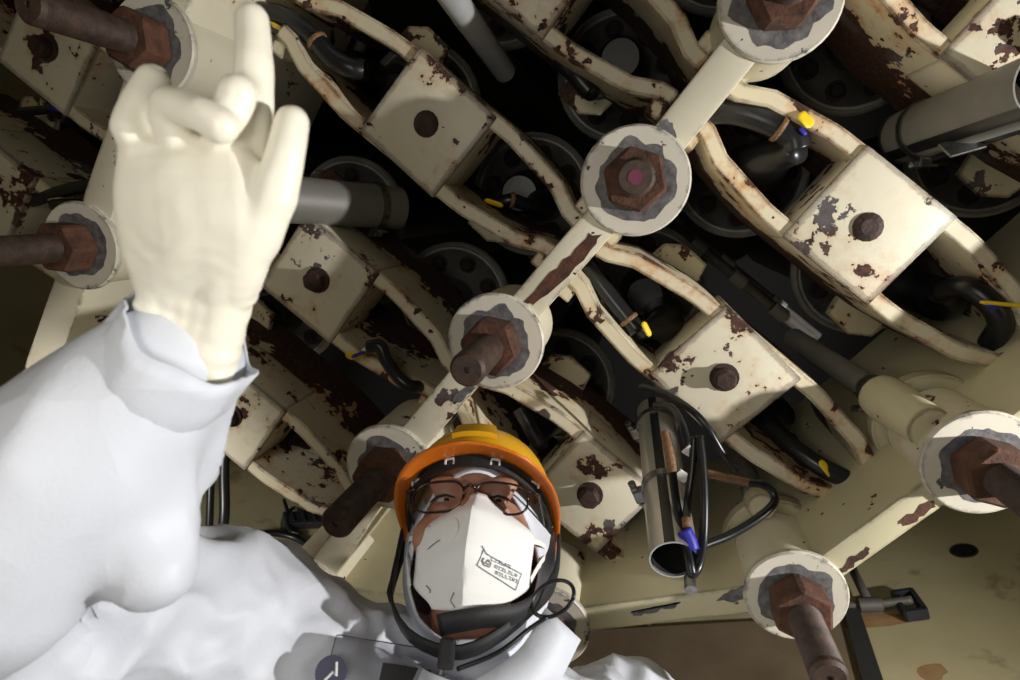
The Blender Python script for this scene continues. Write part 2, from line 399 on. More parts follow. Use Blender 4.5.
patch(bb, [(630, 612), (655, 606), (680, 602), (678, 606), (655, 611), (634, 616)], .857, 'primer', GP)

# ---- hanging rods with washer and nut
def hex_pts(r, ph=0): return [(r*math.cos(ph+i*PI/3), r*math.sin(ph+i*PI/3)) for i in range(6)]
def hanger(p, label, tip=.69, r=.023, spin=0, nut=.043, thread=True, dark=False):
    t = thing('hanger_rod', label, 'threaded rod', (p.x, p.y, CZ+ZW), 'hanger rods of the support beams')
    o = Vector((p.x, p.y, CZ))
    MB().lathe([(.030, ZW+.013), (.071, ZW+.013), (.0735, ZW+.009), (.0735, ZW+.003), (.071, ZW), (.030, ZW)], o, UP, 48).build('washer', M['washer'], t, 'auto')
    ph_ = p.x*37
    MB().prism([((.053+.012*noise.noise(Vector((math.cos(a)*2.4, math.sin(a)*2.4, ph_)))+.002*noise.noise(Vector((math.cos(a)*9, math.sin(a)*9, ph_))))*math.cos(a), (.053+.012*noise.noise(Vector((math.cos(a)*2.4, math.sin(a)*2.4, ph_)))+.002*noise.noise(Vector((math.cos(a)*9, math.sin(a)*9, ph_))))*math.sin(a)) for a in [2*PI*i/48 for i in range(48)]], o+UP*(ZW-.0005), UP, .001, (1, 0, 0)).build('worn_ring', M['primer'], t, label='bare grey ring worn through the paint')
    MB().prism(hex_pts(nut, spin), o + UP*(ZW-.048), UP, .048, (1, 0, 0), .004).build('nut', M['rust'], t)
    h0, h1 = tip, ZW-.046; prof = [(.004, h0+.004), (.0042, h0), (r-.004, h0), (r, h0+.005)]
    h = h0+.012
    while thread and h < h1: prof += [(r, h), (r-.0018, h+.0018)]; h += .0036
    prof += [(r, h1)]
    MB().lathe(prof, o, UP, 24).build('rod', M['rod'], t, 'auto')
hanger(W['0'], 'rusty rod end with a magenta smear seen end-on in the topmost big round washer', tip=.735, spin=.3)
bpy.data.objects['rod'].data  # first rod
hanger(W['1'], 'rusty square-ended rod and nut in the round washer just above the helmet', thread=False, spin=.2)
hanger(W['2'], 'dark hanging rod beside the left edge of the worker\'s helmet', tip=.67, dark=True)
hanger(W['3'], 'rusty rod and washer showing just above the worker\'s raised shoulder')
hanger(W['m1'], 'rod and washer cut off by the top edge of the photo on the middle beam')
hanger(Lw['1'], 'rusty threaded rod at top left above the glove\'s little finger', tip=.66, spin=.5)
hanger(Lw['2'], 'rusty threaded rod at left edge below the other, beside the glove', tip=.62, spin=.1)
hanger(Rw['1'], 'dark rod and rusty nut at the right edge in a peeling washer', tip=.68, spin=.2)
hanger(Rw['2'], 'long rusty rod hanging at bottom right with chipped white washer', tip=.69, spin=.4)
hanger(Rw['3'], 'rod and washer half hidden behind the worker\'s collar', tip=.785)
# magenta smear on the first rod end
MB().lathe([(.0085, .7343), (.0085, .7348)], Vector((W['0'].x, W['0'].y, CZ)), UP, 20).build('paint_mark', simple('magenta_mark', sr(120, 52, 80), .7), bpy.data.objects['hanger_rod'], label='magenta dab of marking paint')

# ---- grid frames: square clamp block, bolt, two bent bars
ZB = .978
def grid_frame(c, label, rot=0, edge=0, ringside=False, blk=.166, bolt='hex'):
    c = Vector((c.x, c.y, CZ)); t = thing('grid_frame', label, 'clamp frame', c + UP*ZB)
    e2 = Matrix.Rotation(rot, 3, 'Z') @ E2; R = frame(UP, E2); Rb = frame(UP, e2)
    MB().box(c + UP*(ZB+.06), (blk, blk, .12), Rb, .004, 2).build('clamp_block', M['block'], t, 'auto')
    if bolt == 'hex':
        MB().prism(hex_pts(.0185, random.random()), c + UP*(ZB-.026), UP, .027, None, .003).lathe([(.023, ZB-.005), (.023, ZB+.001)], c, UP, 18).build('bolt', M['boltdark'], t)
    else:
        MB().lathe([(.012, ZB-.008), (.02, ZB-.004), (.022, ZB+.001)], c, UP, 14).build('bolt', M['boltdark'], t)
    L_ = DD - .024
    keep = lambda x: not (edge and x < -edge)
    for s in (-1, 1):
        prof = [(-L_, .031), (-L_+.026, .034), (-L_+.068, .054), (-.13, .069), (-.11, .070), (.11, .070), (.13, .069), (L_-.068, .054), (L_-.026, .034), (L_, .031)]
        if edge: prof = [p_ for p_ in prof if keep(p_[0])]
        b = MB(); rings = []; th = .013
        for i, (x, y) in enumerate(prof):
            a = prof[max(i-1, 0)]; d = prof[min(i+1, len(prof)-1)]
            nx, ny = -(d[1]-a[1]), d[0]-a[0]; l = math.hypot(nx, ny); nx, ny = nx/l*th, ny/l*th
            row = []
            for (sx, z) in ((-1, ZB+.006), (1, ZB+.006), (1, ZB+.25), (-1, ZB+.25)):
                row.append(b.bm.verts.new(c + R @ Vector((x+nx*sx, s*(y+ny*sx), 0)) + UP*z))
            rings.append(row)
        for p, q in zip(rings, rings[1:]):
            for k in range(4): b.bm.faces.new((p[k], p[(k+1) % 4], q[(k+1) % 4], q[k]))
        b.bm.faces.new(rings[0]); b.bm.faces.new(rings[-1])
        o = b.build('grid_bar', M['bar'], t, 'auto')
        md = o.modifiers.new('bevel', 'BEVEL'); md.width = .003; md.segments = 2; md.angle_limit = math.radians(50)
        for e in ((1,) if ringside else (-1, 1)):
            MB().box(c + R @ Vector((e*(L_-.013), s*.057, ZB+.035)), (.026, .026, .05), R, .003).build('end_lug', M['bar'], t)
        b = MB(); e = 1 if s > 0 else -1; x0 = e*.15
        b.prism([(x0-.05*e, s*.070), (x0+.055*e, s*.050), (x0+.048*e, s*.10), (x0+.015*e, s*.122), (x0-.038*e, s*.118)], c+UP*(ZB+.19), UP, .012, E2)
        b.build('side_tab', M['tab'], t)
    return t
FR = {}
FR['A'] = (at(426, 124, ZB), 'cream clamp frame at upper left, square block half in shadow with a dark blotch', .06)
FR['B'] = (at(724, 377, ZB), 'brightest clamp frame right of centre, square block with hex bolt above the silver tube', .1)
FR['C'] = (at(868, 227, ZB), 'large clamp frame at right, flat-topped square block with two dark bolt marks', 0)
FR['D'] = (at(318, 280, ZB), 'cream clamp frame just right of the glove\'s wrist', .0)
FR['E'] = (at(590, 494, ZB), 'heavily peeled clamp frame touching the right side of the helmet', .0)
FR['F'] = (at(232, 415, ZB), 'shadowed clamp frame beside the white sleeve\'s cuff', 0)
FR['G'] = (at(1040, 40, ZB), 'clamp frame cut off at the top right corner', 0)
FR['H'] = (lat(-.5, -1, ZB), 'clamp frame cut off by the top edge, centre of the photo', 0)
FR['I'] = (lat(-1.5, -1, ZB), 'clamp frame beyond the top edge, its bars showing beside the top of the middle beam', 0)
FR['J'] = (lat(1.5, -3, ZB), 'dark clamp frame in the top left corner behind the rusty rods', 0)
FR['K'] = (lat(.5, -3, ZB), 'dark clamp frame above the pointing fingertip', 0)
FR['N'] = (lat(2.5, -3, ZB), 'dark clamp frame at the left edge below the rusty rods', 0)
for k, (c, lb, rot) in FR.items(): grid_frame(c, lb, rot, edge=.16 if k == 'E' else 0, ringside=k in 'BCEG', bolt='dome' if k in 'AC' else 'hex')

# ---- control rod drives (dark flanges high above each opening)
def master(name, mb, mat, smooth='auto'):
    me = mb.mesh(name); me.materials.append(mat); o = link(name, me, None, smooth); C.objects.unlink(o); return o.data
ZF = 1.36
me_fl = master('flange', MB().lathe([(.055, 0), (.118, 0), (.122, .004), (.122, .05), (.09, .05), (.09, .06), (.055, .06)], (0, 0, 0), UP, 40), M['flange'])
me_rim = master('rim_ring', MB().lathe([(.122, .0), (.128, -.008), (.134, 0), (.134, .02), (.122, .02)], (0, 0, 0), UP, 40), M['flange'])
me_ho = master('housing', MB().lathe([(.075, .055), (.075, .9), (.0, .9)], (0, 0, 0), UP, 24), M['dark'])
me_lo = master('lower_housing', MB().lathe([(0, -.16), (.034, -.16), (.040, -.15), (.040, -.09), (.05, -.08), (.05, .01)], (0, 0, 0), UP, 24), M['rubber'])
me_bo = master('bolt', MB().prism(hex_pts(.0135), (0, 0, -.012), UP, .014, None, .002).lathe([(.02, -.002), (.02, .001)], (0, 0, 0), UP, 16), M['hole'])
DRV = {}
def drive(p, label):
    t = thing('control_rod_drive', label, 'drive flange', (p.x, p.y, CZ+ZF), 'control rod drive flanges')
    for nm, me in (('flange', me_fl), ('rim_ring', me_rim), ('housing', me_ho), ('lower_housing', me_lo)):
        o = bpy.data.objects.new(nm, me); C.objects.link(o); o.parent = t
    a0 = random.random()
    for k in range(8):
        o = bpy.data.objects.new('bolt', me_bo); C.objects.link(o); o.parent = t
        o.location = (.09*math.cos(a0+k*PI/4), .09*math.sin(a0+k*PI/4), 0)
short = {'A': 'the blotched clamp block', 'B': 'the brightest clamp block', 'C': 'the large clamp block', 'D': 'the block by the wrist',
         'E': 'the block by the helmet', 'F': 'the block by the cuff', 'G': 'the top right corner block', 'H': 'the top centre block',
         'I': 'the frame past the top edge', 'J': 'the dark top left block', 'K': 'the frame above the fingertip', 'N': 'the frame at the left edge', 'Q': 'the frame behind the sleeve'}
for k, (c, lb, rot) in FR.items():
    la = {'A': (.5, -1), 'B': (.5, 1), 'C': (-.5, 1), 'D': (1.5, -1), 'E': (1.5, 1), 'F': (2.5, -1), 'G': (-1.5, 1), 'H': (-.5, -1), 'I': (-1.5, -1), 'J': (1.5, -3), 'K': (.5, -3), 'N': (2.5, -3), 'Q': (3.5, -1)}[k]
    for s, w in ((1, 'upper left'), (-1, 'lower right')):
        if (k, s) in (('E', -1), ('Q', -1), ('B', -1), ('F', -1)): continue
        pd = lat(la[0], la[1]-.5*s, 0)
        drive(Vector((pd.x, pd.y, 0)), f'dark drive flange above the {w} side of {short[k]}')

# dark conduits between the drives
for (a0, b0, a1, b1, z, lb) in ((0, -.2, 0, 1.9, 1.62, 'thin dark conduit high between the two brightest clamp frames'), (1, -1.8, 1, 1.5, 1.66, 'thin dark conduit high above the lower round washer'),
                                (-1, -1.5, -1, 1.5, 1.64, 'thin dark conduit high above the top end of the middle beam'), (.04, .2, .04, 1.8, 1.56, 'second dark conduit lying beside the one between the clamp frames')):
    p, q = lat(a0, b0, z), lat(a1, b1, z); t = thing('cable_conduit', lb, 'conduit', p)
    MB().tube([p, q], .013, 10).build('pipe', M['conduit'], t, True)
    for k in (.3, .55, .8): MB().lathe([(.017, -.02), (.017, .02)], p.lerp(q, k), (q-p), 14).build('coupling', M['greytube'], t, 'auto')

# ------------------------------------------------------------------ hanging tubes
def tube_thing(name, label, p, q, r, mat='tube', clamps=(), stripe=None, open_end=True, cat='tube', seat=None):
    """p = lower end, q = upper end"""
    t = thing(name, label, cat, p); ax = (q-p).normalized(); l = (q-p).length
    b = MB()
    if open_end: b.lathe([(r-.0025, .0), (r, .0), (r, l), (r-.0025, l), (r-.0025, 0)], p, ax, 40, close=False)
    else: b.lathe([(r-.002, 0), (r, .002), (r, l-.002), (r-.002, l)], p, ax, 32)
    b.build('tube', M[mat], t, 'auto')
    if open_end:
        MB().lathe([(r-.0026, .004), (r-.0026, l*.98)], p, ax, 32, close=False).build('inner_shade', M['inside'], t, True)  # black skin paints in the shade of the tube's bore
        MB().lathe([(0, l*.6), (r-.003, l*.6)], p, ax, 32, close=False).build('inner_shade_disc', M['inside'], t)  # black disc closes the bore as painted shade
    if stripe is not None:
        sd = (Vector(stripe) - ax*ax.dot(Vector(stripe))).normalized(); w = r*.42
        sd2 = ax.cross(sd)
        b = MB()
        for i in range(2):
            pass
        rows = []
        for h in (.0, l):
            rows.append([b.bm.verts.new(p + ax*h + (sd*math.cos(a)+sd2*math.sin(a))*(r+.0006)) for a in (-.22, -.11, 0, .11, .22)])
        for k in range(4): b.bm.faces.new((rows[0][k], rows[0][k+1], rows[1][k+1], rows[1][k]))
        b.build('stripe', M['rubber'], t, label='black stripe along the tube')
    for h, side in clamps:
        c = p + ax*h; sv = (Vector(side) - ax*ax.dot(Vector(side))).normalized()
        cl = MB().lathe([(r+.0005, -.006), (r+.003, -.006), (r+.003, .006), (r+.0005, .006), (r+.0005, -.006)], c, ax, 36, close=False).build('hose_clamp', M['clamp'], t, 'auto')
        R = frame(ax, sv)
        b = MB().box(c+sv*(r+.008), (.016, .022, .016), R, .002).box(c+sv*(r+.012)+ax.cross(sv)*.012, (.01, .012, .010), R, .002)
        b.lathe([(.003, -.02), (.003, .02)], c+sv*(r+.012), ax.cross(sv), 10).lathe([(.006, .02), (.006, .026)], c+sv*(r+.012), ax.cross(sv), 8)
        b.box(c+sv*(r+.006)-ax.cross(sv)*.018, (.006, .014, .02), R, .001)
        b.build('latch', M['clamp'], cl)
    return t
XM, YM = Vector((1, 0, 0)), Vector((0, 1, 0))
p1, q1 = at(674, 560, .74), at(655, 412, 1.08)
l1 = (q1-p1).length
tube_thing('detector_tube', 'silver open-ended tube with black stripe hanging below the brightest clamp block', p1, q1, .0325, clamps=((l1*.40, -XM+YM*.4), (l1*.88, -XM+YM*.5)), stripe=(-.25, -1, 0))
p2, q2 = at(1050, 84, .88), at(905, 137, 1.16)
tube_thing('detector_tube', 'grey tube entering from the right edge above the large clamp block', p2, q2, .043, mat='greytube', clamps=(((q2-p2).length*.80, YM),), stripe=(-.6, .75, 0))
MB().lathe([(.0445, -.004), (.0455, 0), (.0445, .004)], p2.lerp(q2, .985), (q2-p2), 36, close=False).build('end_ring', M['clamp'], [o for o in C.objects if o.get('label', '').startswith('grey tube entering')][0], True)
tg = [o for o in C.objects if o.get('label', '').startswith('grey tube entering')][0]
MB().tube([at(1040, 122, .9), at(985, 140, 1.0), at(935, 160, 1.08)], .007, 10).build('side_cable', M['rubber'], tg, True)
MB().box(at(962, 146, 1.0), (.05, .004, .03), frame((.3, .6, -.7), (1, -.3, .2)), .001).build('foil_strip', M['clamp'], tg)
p3, q3 = at(195, 192, .84), at(398, 208, 1.12)
tube_thing('detector_tube', 'grey tube whose lower end is hidden behind the raised glove', p3, q3, .040, mat='greytube', clamps=(((q3-p3).length*.87, YM),))
p4, q4 = at(432, -32, .9), at(505, 72, 1.2)
tube_thing('guide_rod', 'bright steel rod coming down through the top edge left of centre', p4, q4, .021, mat='bright', open_end=False, cat='rod')
p5, q5 = at(878, 394, 1.0), at(793, 338, 1.28)
t5 = tube_thing('instrument_pipe', 'grey pipe running up behind the large clamp frame into a beige socket', p5, q5, .021, mat='greytube', open_end=False, cat='pipe', clamps=(((q5-p5).length*.06, YM),))
MB().lathe([(.03, -.12), (.036, -.03), (.034, -.005), (.024, .0)], p5, (q5-p5), 28).build('socket', M['web'], t5, 'auto')
p6, q6 = at(757, 497, 1.0), at(733, 445, 1.25)
t6 = tube_thing('instrument_pipe', 'short grey pipe behind the black cable loop', p6, q6, .019, mat='greytube', open_end=False, cat='pipe', clamps=(((q6-p6).length*.1, YM),))
MB().lathe([(.022, -.04), (.024, -.01), (.02, .0)], p6, (q6-p6), 24).build('socket', M['web'], t6, 'auto')

# ------------------------------------------------------------------ cables with tags
def P3(l): return [at(*x) for x in l]
def cable(name, label, path, r, cat='cable', boot=None, collar_at=None, tags=(), mat='rubber', n=30, ring=None):
    pts = bez(P3(path), n)
    t = thing(name, label, cat, pts[-1])
    MB().tube(pts, r, 12).build('hose', M[mat], t, True)
    if boot:                                       # (point, radius): moulded boot reaching up to the drive
        p = at(*boot[0]); rr = boot[1]; e = pts[-1] if boot[2] else pts[0]
        up = p + UP*.12
        MB().tube(bez([e, e.lerp(p, .5)-UP*.006, p, p.lerp(up, .4), up], 20), [r*1.05]*4+[r*1.05+(rr-r)*min(1, i/7) for i in range(17)], 16).build('boot', M['rubber'], t, True)
    if collar_at is not None:
        i = int(collar_at*(len(pts)-2)); d = (pts[i+1]-pts[i]).normalized()
        MB().lathe([(r, -.004), (r+.002, -.003), (r+.0025, 0), (r+.002, .003), (r, .004)], pts[i], d, 16).build('collar', M['copper'], t, True, label='copper-coloured collar')
    for (a, b, w, mt) in tags:
        a, b = at(*a), at(*b)
        MB().tube([a, a.lerp(b, .15), a.lerp(b, .85), b], [(w*.5, .002), (w, .0025), (w, .0025), (w*.5, .002)], 12).build('tag', M[mt], t, True, label=f"{ {'yellow': 'yellow', 'blue': 'blue', 'white_tag': 'white'}[mt] } tag")
    return t
cable('drive_cable', 'black hose between the middle beam and the brightest clamp block, thin yellow tag', [(583, 255, 1.06), (594, 275, 1.04), (615, 303, 1.03), (638, 331, 1.02)], .0155, boot=((664, 325, 1.09), .034, True), collar_at=.93, tags=[((643, 322, 1.0), (650, 336, 1.0), .006, 'yellow')])
cable('drive_cable', 'thick black elbow hose with round yellow tag in the upper right frame', [(700, 112, 1.03), (735, 112, 1.01), (768, 122, 1.0), (792, 136, 1.0), (797, 150, 1.0)], .0195, boot=((764, 165, 1.07), .04, True), collar_at=.66, tags=[((800, 113, .98), (812, 126, .98), .011, 'yellow'), ((800, 128, .98), (806, 135, .98), .004, 'blue')])
cable('drive_cable', 'black elbow hose near the right edge with a yellow lead', [(940, 292, 1.06), (965, 287, 1.02), (990, 303, 1.0), (1001, 324, 1.0), (990, 344, 1.02)], .017, boot=((945, 300, 1.12), .036, False), tags=[((980, 302, .98), (1024, 306, .98), .0035, 'yellow'), ((986, 305, .985), (1003, 312, .985), .004, 'blue')])
cable('drive_cable', 'dark hose pointing lower right with oval yellow tag, under the brightest clamp block', [(768, 425, 1.07), (790, 445, 1.03), (820, 466, 1.0), (852, 482, .99)], .0155, boot=((775, 420, 1.12), .036, False), tags=[((820, 461, .985), (832, 476, .985), .007, 'yellow')])
cable('drive_cable', 'black hose with copper ring just right of the pointing fingertip', [(262, 12, 1.0), (285, 17, 1.0), (310, 34, 1.0), (330, 56, 1.0), (350, 68, 1.0), (362, 70, 1.01)], .0165, boot=((352, 66, 1.1), .028, True), collar_at=.5, tags=[((270, 22, .99), (296, 38, .99), .0035, 'yellow')])
cable('drive_cable', 'thin curved black cable with round yellow tag beside the middle beam', [(368, 347, .955), (380, 346, .955), (386, 360, .955), (397, 376, .96), (410, 386, .965), (424, 386, 1.0)], .0115, boot=((438, 378, 1.14), .03, True), tags=[((347, 357, .955), (362, 354, .955), .012, 'yellow'), ((352, 357, .95), (364, 352, .95), .004, 'blue'), ((362, 351, .953), (371, 346, .953), .004, 'white_tag')])
cable('drive_cable', 'dark hose with small yellow ring right of the blotched clamp block', [(488, 202, 1.1), (500, 203, 1.1), (512, 200, 1.1), (530, 206, 1.12)], .012, boot=((540, 205, 1.2), .032, True), tags=[((485, 200, 1.08), (503, 206, 1.08), .006, 'yellow')], collar_at=.7)
cable('drive_cable', 'dark cable in the top left shadow with bright yellow tag', [(20, 112, 1.1), (45, 110, 1.1), (62, 110, 1.1), (85, 118, 1.12)], .009, boot=((95, 120, 1.2), .03, True), tags=[((66, 109, 1.09), (88, 104, 1.09), .013, 'yellow'), ((48, 108, 1.09), (64, 112, 1.09), .005, 'blue')])
cable('drive_cable', 'dark hose and boot in the frame just above the helmet', [(520, 408, 1.04), (530, 425, 1.03), (540, 443, 1.03)], .0155, boot=((545, 420, 1.12), .04, True))
cable('drive_cable', 'dark hose in the frame left of the large clamp frame\'s upper beam', [(560, 60, 1.1), (575, 75, 1.08), (590, 92, 1.08)], .0145, boot=((600, 80, 1.16), .034, True))
cable('hose_bundle', 'black corrugated hose beside the glove\'s left edge, upper one', [(20, 205, 1.0), (60, 192, .99), (100, 184, .98), (140, 180, .98)], .012, cat='hose')
cable('hose_bundle', 'black hose beside the glove\'s left edge, thicker lower one', [(55, 205, .99), (90, 206, .98), (140, 206, .98)], .013, cat='hose')
MB().box(at(117, 177, .965), (.03, .02, .006), frame(UP, E1), .002).box(at(122, 170, .965), (.035, .006, .006), frame(UP, E1)).build('cable_bracket', M['block'], None, label='small chipped bracket beside the glove\'s left edge', category='bracket')
# cables on the silver tube
tc = thing('tube_cable', 'bundle of looped black cables strapped to the hanging silver tube', 'cable', p1)
def tcab(path, r, nm='cable', mat='rubber', **kw): return MB().tube(bez(P3([(x, y, z-.065) for x, y, z in path]), 40), r*.95, 10).build(nm, M[mat], tc, True, **kw)
tcab([(667, 437, .92), (671, 460, .90), (676, 500, .86), (683, 535, .82), (689, 560, .79), (692, 574, .78)], .0065)
tcab([(665, 432, .915), (669, 452, .895), (673, 472, .88)], .0078, 'sleeve', 'copper', label='braided brown cable sleeve')
tcab([(694, 437, .90), (692, 470, .88), (688, 500, .86), (686, 522, .83)], .006)
tcab([(699, 436, .90), (702, 462, .88), (704, 500, .85), (703, 540, .82), (698, 566, .79), (690, 577, .78)], .0068)
tcab([(706, 473, .9), (738, 482, .9), (760, 484, .9), (772, 491, .9), (774, 503, .89), (757, 519, .87), (730, 535, .85), (705, 545, .83), (696, 550, .82)], .0062)
tcab([(706, 473, .9), (726, 478, .9), (748, 483, .9)], .0066, 'sleeve', 'copper', label='braided brown cable sleeve')
tcab([(655, 405, 1.0), (672, 408, .97), (682, 425, .94), (688, 445, .92)], .006)
tcab([(640, 385, 1.05), (668, 395, 1.02), (700, 418, .98), (722, 452, .97), (735, 470, .98)], .006)
MB().tube(bez(P3([(684, 530, .75), (689, 540, .745), (692, 550, .74)]), 10), .010, 10).build('cable_tie', M['blue'], tc, True, label='blue cable tie')
for a in ((691, 452), (682, 476)): MB().box(at(*a, .83), (.022, .016, .003), frame((0.2, .3, -1), (1, .8, 0)), .001).build('tape_flag', M['white_tag'], tc, label='white tape flag')
MB().tube(P3([(686, 518, .765), (687, 528, .755)]), .006, 8).build('connector', M['copper'], tc, True)
MB().lathe([(.008, 0), (.008, .02)], at(690, 577, .72), (0, .3, -1), 8).build('plug', M['clamp'], tc)

# ------------------------------------------------------------------ things on the wall
def wtube(name, label, cat, pts, r, off=.02, mat='conduit', extra=None):
    w = [wall_pt(x, y, off) for x, y in pts]; t = thing(name, label, cat, w[0])
    MB().tube(bez(w, 40) if len(w) > 2 else w, r, 10).build('pipe' if cat == 'conduit' else 'cable', M[mat], t, True); return t, w
t, w = wtube('conduit', 'thin horizontal grey conduit on the wall at bottom right', 'conduit', [(500, 616), (595, 613), (760, 608), (860, 605), (912, 600)], .011, .03)
jp = wall_pt(870, 605, .03); MB().lathe([(.013, -.03), (.019, -.026), (.019, .026), (.013, .03)], jp, (w[3]-w[2]), 14).build('tee_fitting', M['conduit'], t, 'auto')
MB().tube([jp, wall_pt(851, 566, .03)], .012, 10).build('branch_pipe', M['conduit'], t, True)
bp_ = wall_pt(919, 603, .02); nn = wall_n(bp_); R = frame(nn, UP)
tb = thing('wall_bracket', 'small dark open channel bracket at the end of the conduit', 'bracket', bp_)
MB().box(bp_, (.085, .012, .03), R, .002).box(bp_+R@Vector((0, .045, 0)), (.085, .012, .03), R, .002).box(bp_+R@Vector((-.04, .022, 0)), (.012, .05, .03), R, .002).box(bp_+R@Vector((0.04, .022, 0)), (.012, .05, .03), R, .002).build('channel', M['steelbox'], tb)
wtube('conduit', 'short vertical grey pipe at bottom centre below the conduit', 'conduit', [(647, 622), (647, 640), (647, 700)], .011, .02)
wtube('conduit', 'thin vertical rod on the wall right of the worker\'s collar', 'conduit', [(597, 632), (594, 650), (590, 672)], .008, .02)
h = wall_pt(964, 551, .0); nn = wall_n(h)
hs = thing('wall_socket', 'round dark hole in the beige wall at lower right', 'socket', h)
MB().lathe([(.029, -.002), (.034, .001), (.033, .003), (.029, .004), (.029, -.002)], h, nn, 28, close=False).build('rim', M['seam'], hs, True)
MB().lathe([(0, .002), (.0295, .002)], h, nn, 28, close=False).build('opening', M['inside'], hs)  # flat black disc, the hole's shade put into its colour
def wall_patch(name, corners, mat, off, parent=None, **kw):
    b = MB(); a = [wall_pt(x, y, off) for x, y in corners]; c = [wall_pt(x, y, 0) for x, y in corners]
    va = [b.bm.verts.new(p) for p in a]; vc = [b.bm.verts.new(p) for p in c]
    b.bm.faces.new(va); n = len(va)
    for i in range(n): b.bm.faces.new((va[i], va[(i+1) % n], vc[(i+1) % n], vc[i]))
    return b.build(name, M[mat], parent, **kw)
M['brown_wall'] = simple('brown_wall_tone', sr(112, 98, 78), .6, 0, alt=sr(92, 78, 60), scale=6)
M['seam'] = simple('dark_seam', sr(48, 46, 44), .6, 0)
wall = bpy.data.objects['wall_round']
wall_patch('brown_sheet', [(560, 632), (840, 616), (868, 700), (560, 720)], 'brown_wall', .02, None, kind='structure')  # flat sheet over the lower wall, darker brown than the wall paint
wall_patch('trim_2', [(843, 606), (858, 604), (890, 700), (868, 702)], 'seam', .03, None, kind='structure')
def blob(px, py, w, h_, n=14, seed=0):
    rr = random.Random(seed); return [(px+w*math.cos(2*PI*i/n)*(.8+.3*rr.random()), py+h_*math.sin(2*PI*i/n)*(.8+.3*rr.random())) for i in range(n)]
wall_patch('rust_stain', [(838, 616), (870, 613), (912, 614), (916, 621), (890, 626), (850, 629), (838, 627)], 'stain', .0015, wall)
wall_patch('rust_stain', blob(932, 672, 15, 10, seed=2), 'stain', .0015, wall)
# left lower wall: junction box, cover plate, cables
jb = wall_pt(307, 523, .03); nn = wall_n(jb); R = frame(nn, atd(325, 505, 1.9)-atd(290, 545, 1.9))
t = thing('junction_box', 'dark slatted junction box on the beige wall left of the helmet', 'box', jb)
MB().box(jb, (.15, .06, .05), R, .004).build('case', M['steelbox'], t)
for k in range(4): MB().box(jb+R@Vector((-.05+.033*k, 0, .027)), (.006, .045, .006), R).build('slat', M['clamp'], t)
wall_patch('cover_plate', [(262, 556), (322, 512), (340, 520), (282, 566)], 'wall', .03, wall)
wtube('wall_cable', 'black cable arching from the cuff to the junction box', 'cable', [(215, 590), (228, 552), (242, 537), (268, 533), (292, 537), (312, 548)], .009, .05, 'rubber')
wtube('wall_cable', 'black cable loop hanging below the junction box', 'cable', [(262, 592), (288, 580), (312, 563), (326, 549), (318, 543), (302, 553), (292, 575), (290, 600)], .009, .06, 'rubber')
wtube('wall_cable', 'small black cable curl above the junction box', 'cable', [(284, 500), (290, 516), (300, 522), (303, 514), (294, 508), (287, 516), (290, 530), (300, 534)], .006, .05, 'rubber')
cable('hanging_cable', 'thick black cable hanging vertically beside the white sleeve', [(226, 425, 1.1), (224, 470, 1.06), (224, 520, 1.02), (215, 560, 1.0), (206, 590, 1.0)], .011)
cable('hanging_cable', 'thinner black cable hanging just left of the thick one', [(214, 430, 1.1), (211, 480, 1.06), (208, 540, 1.02), (198, 580, 1.0)], .008)

# ------------------------------------------------------------------ the worker
Hc = atd(479, 529, .76)
vw = (Hc-CAM).normalized(); cy = c2w(Vector((0, 1, 0)))
U0 = -(cy - vw*vw.dot(cy)).normalized(); aa = math.radians(21)
HF = (-vw)*math.cos(aa) + U0*math.sin(aa)
X0 = U0.cross(-vw).normalized()
HF = (HF - X0*.10).normalized(); HU = (U0 - HF*HF.dot(U0)); HU = (HU + X0*.04).normalized(); HU = (HU-HF*HF.dot(HU)).normalized()
HX = HU.cross(HF).normalized() if HU.cross(HF).dot(X0) > 0 else HF.cross(HU).normalized()
HR = Matrix((HX, HF, HU)).transposed()
def H(x, y, z): return Hc + HX*x + HF*y + HU*z
neckb = H(0, -.065, -.20)
person = thing('person', 'person in white coverall, orange hard hat and white mask, right hand raised pointing up', 'person', Vector((-.1, .8, 0)))
b = MB()
b.ball(H(0, -.012, .035), (.077, .096, .092), HR); b.ball(H(0, .028, -.03), (.068, .066, .088), HR)
b.ball(H(0, .05, -.088), (.047, .045, .034), HR)
for s in (-1, 1):
    b.ball(H(s*.042, .062, -.035), (.027, .026, .028), HR); b.ball(H(s*.031, .083, .022), (.024, .013, .010), HR)
    b.ball(H(s*.073, -.005, -.01), (.012, .02, .032), HR)
    b.ball(H(s*.030, .082, .011), (.019, .011, .0085), HR); b.ball(H(s*.030, .080, -.0085), (.018, .012, .0080), HR)
    b.ball(H(s*.011, .104, -.036), (.009, .011, .009), HR)
b.chain([H(0, .088, .012), H(0, .104, -.015), H(0, .112, -.032)], [.009, .011, .013])
b.ball(H(0, .092, -.062), (.022, .01, .006), HR); b.ball(H(0, .09, -.074), (.018, .011, .007), HR)
b.chain([H(0, -.02, -.07), H(0, -.045, -.14), neckb, neckb - HU*.06 - UP*.05], [.057, .056, .062, .08])
me = remesh(b, .004, 4); me.materials.append(M['skin']); link('body', me, person, True)
for s in (-1, 1):
    e = MB().ball(H(s*.030, .0760, .001), .0125, HR, 20).build('eye', M['eyewhite'], person, True)
    MB().ball(H(s*.030+.001, .0820, .0005), (.0062, .0072, .0062), HR).build('iris', M['eye'], e, True)
    MB().tube([H(s*.050, .080, .0), H(s*.040, .0885, .0035), H(s*.030, .0915, .0045), H(s*.019, .0895, .0025)], [.0008, .0016, .0016, .0008], 8).build('eyelashes', M['brow'], person, True)
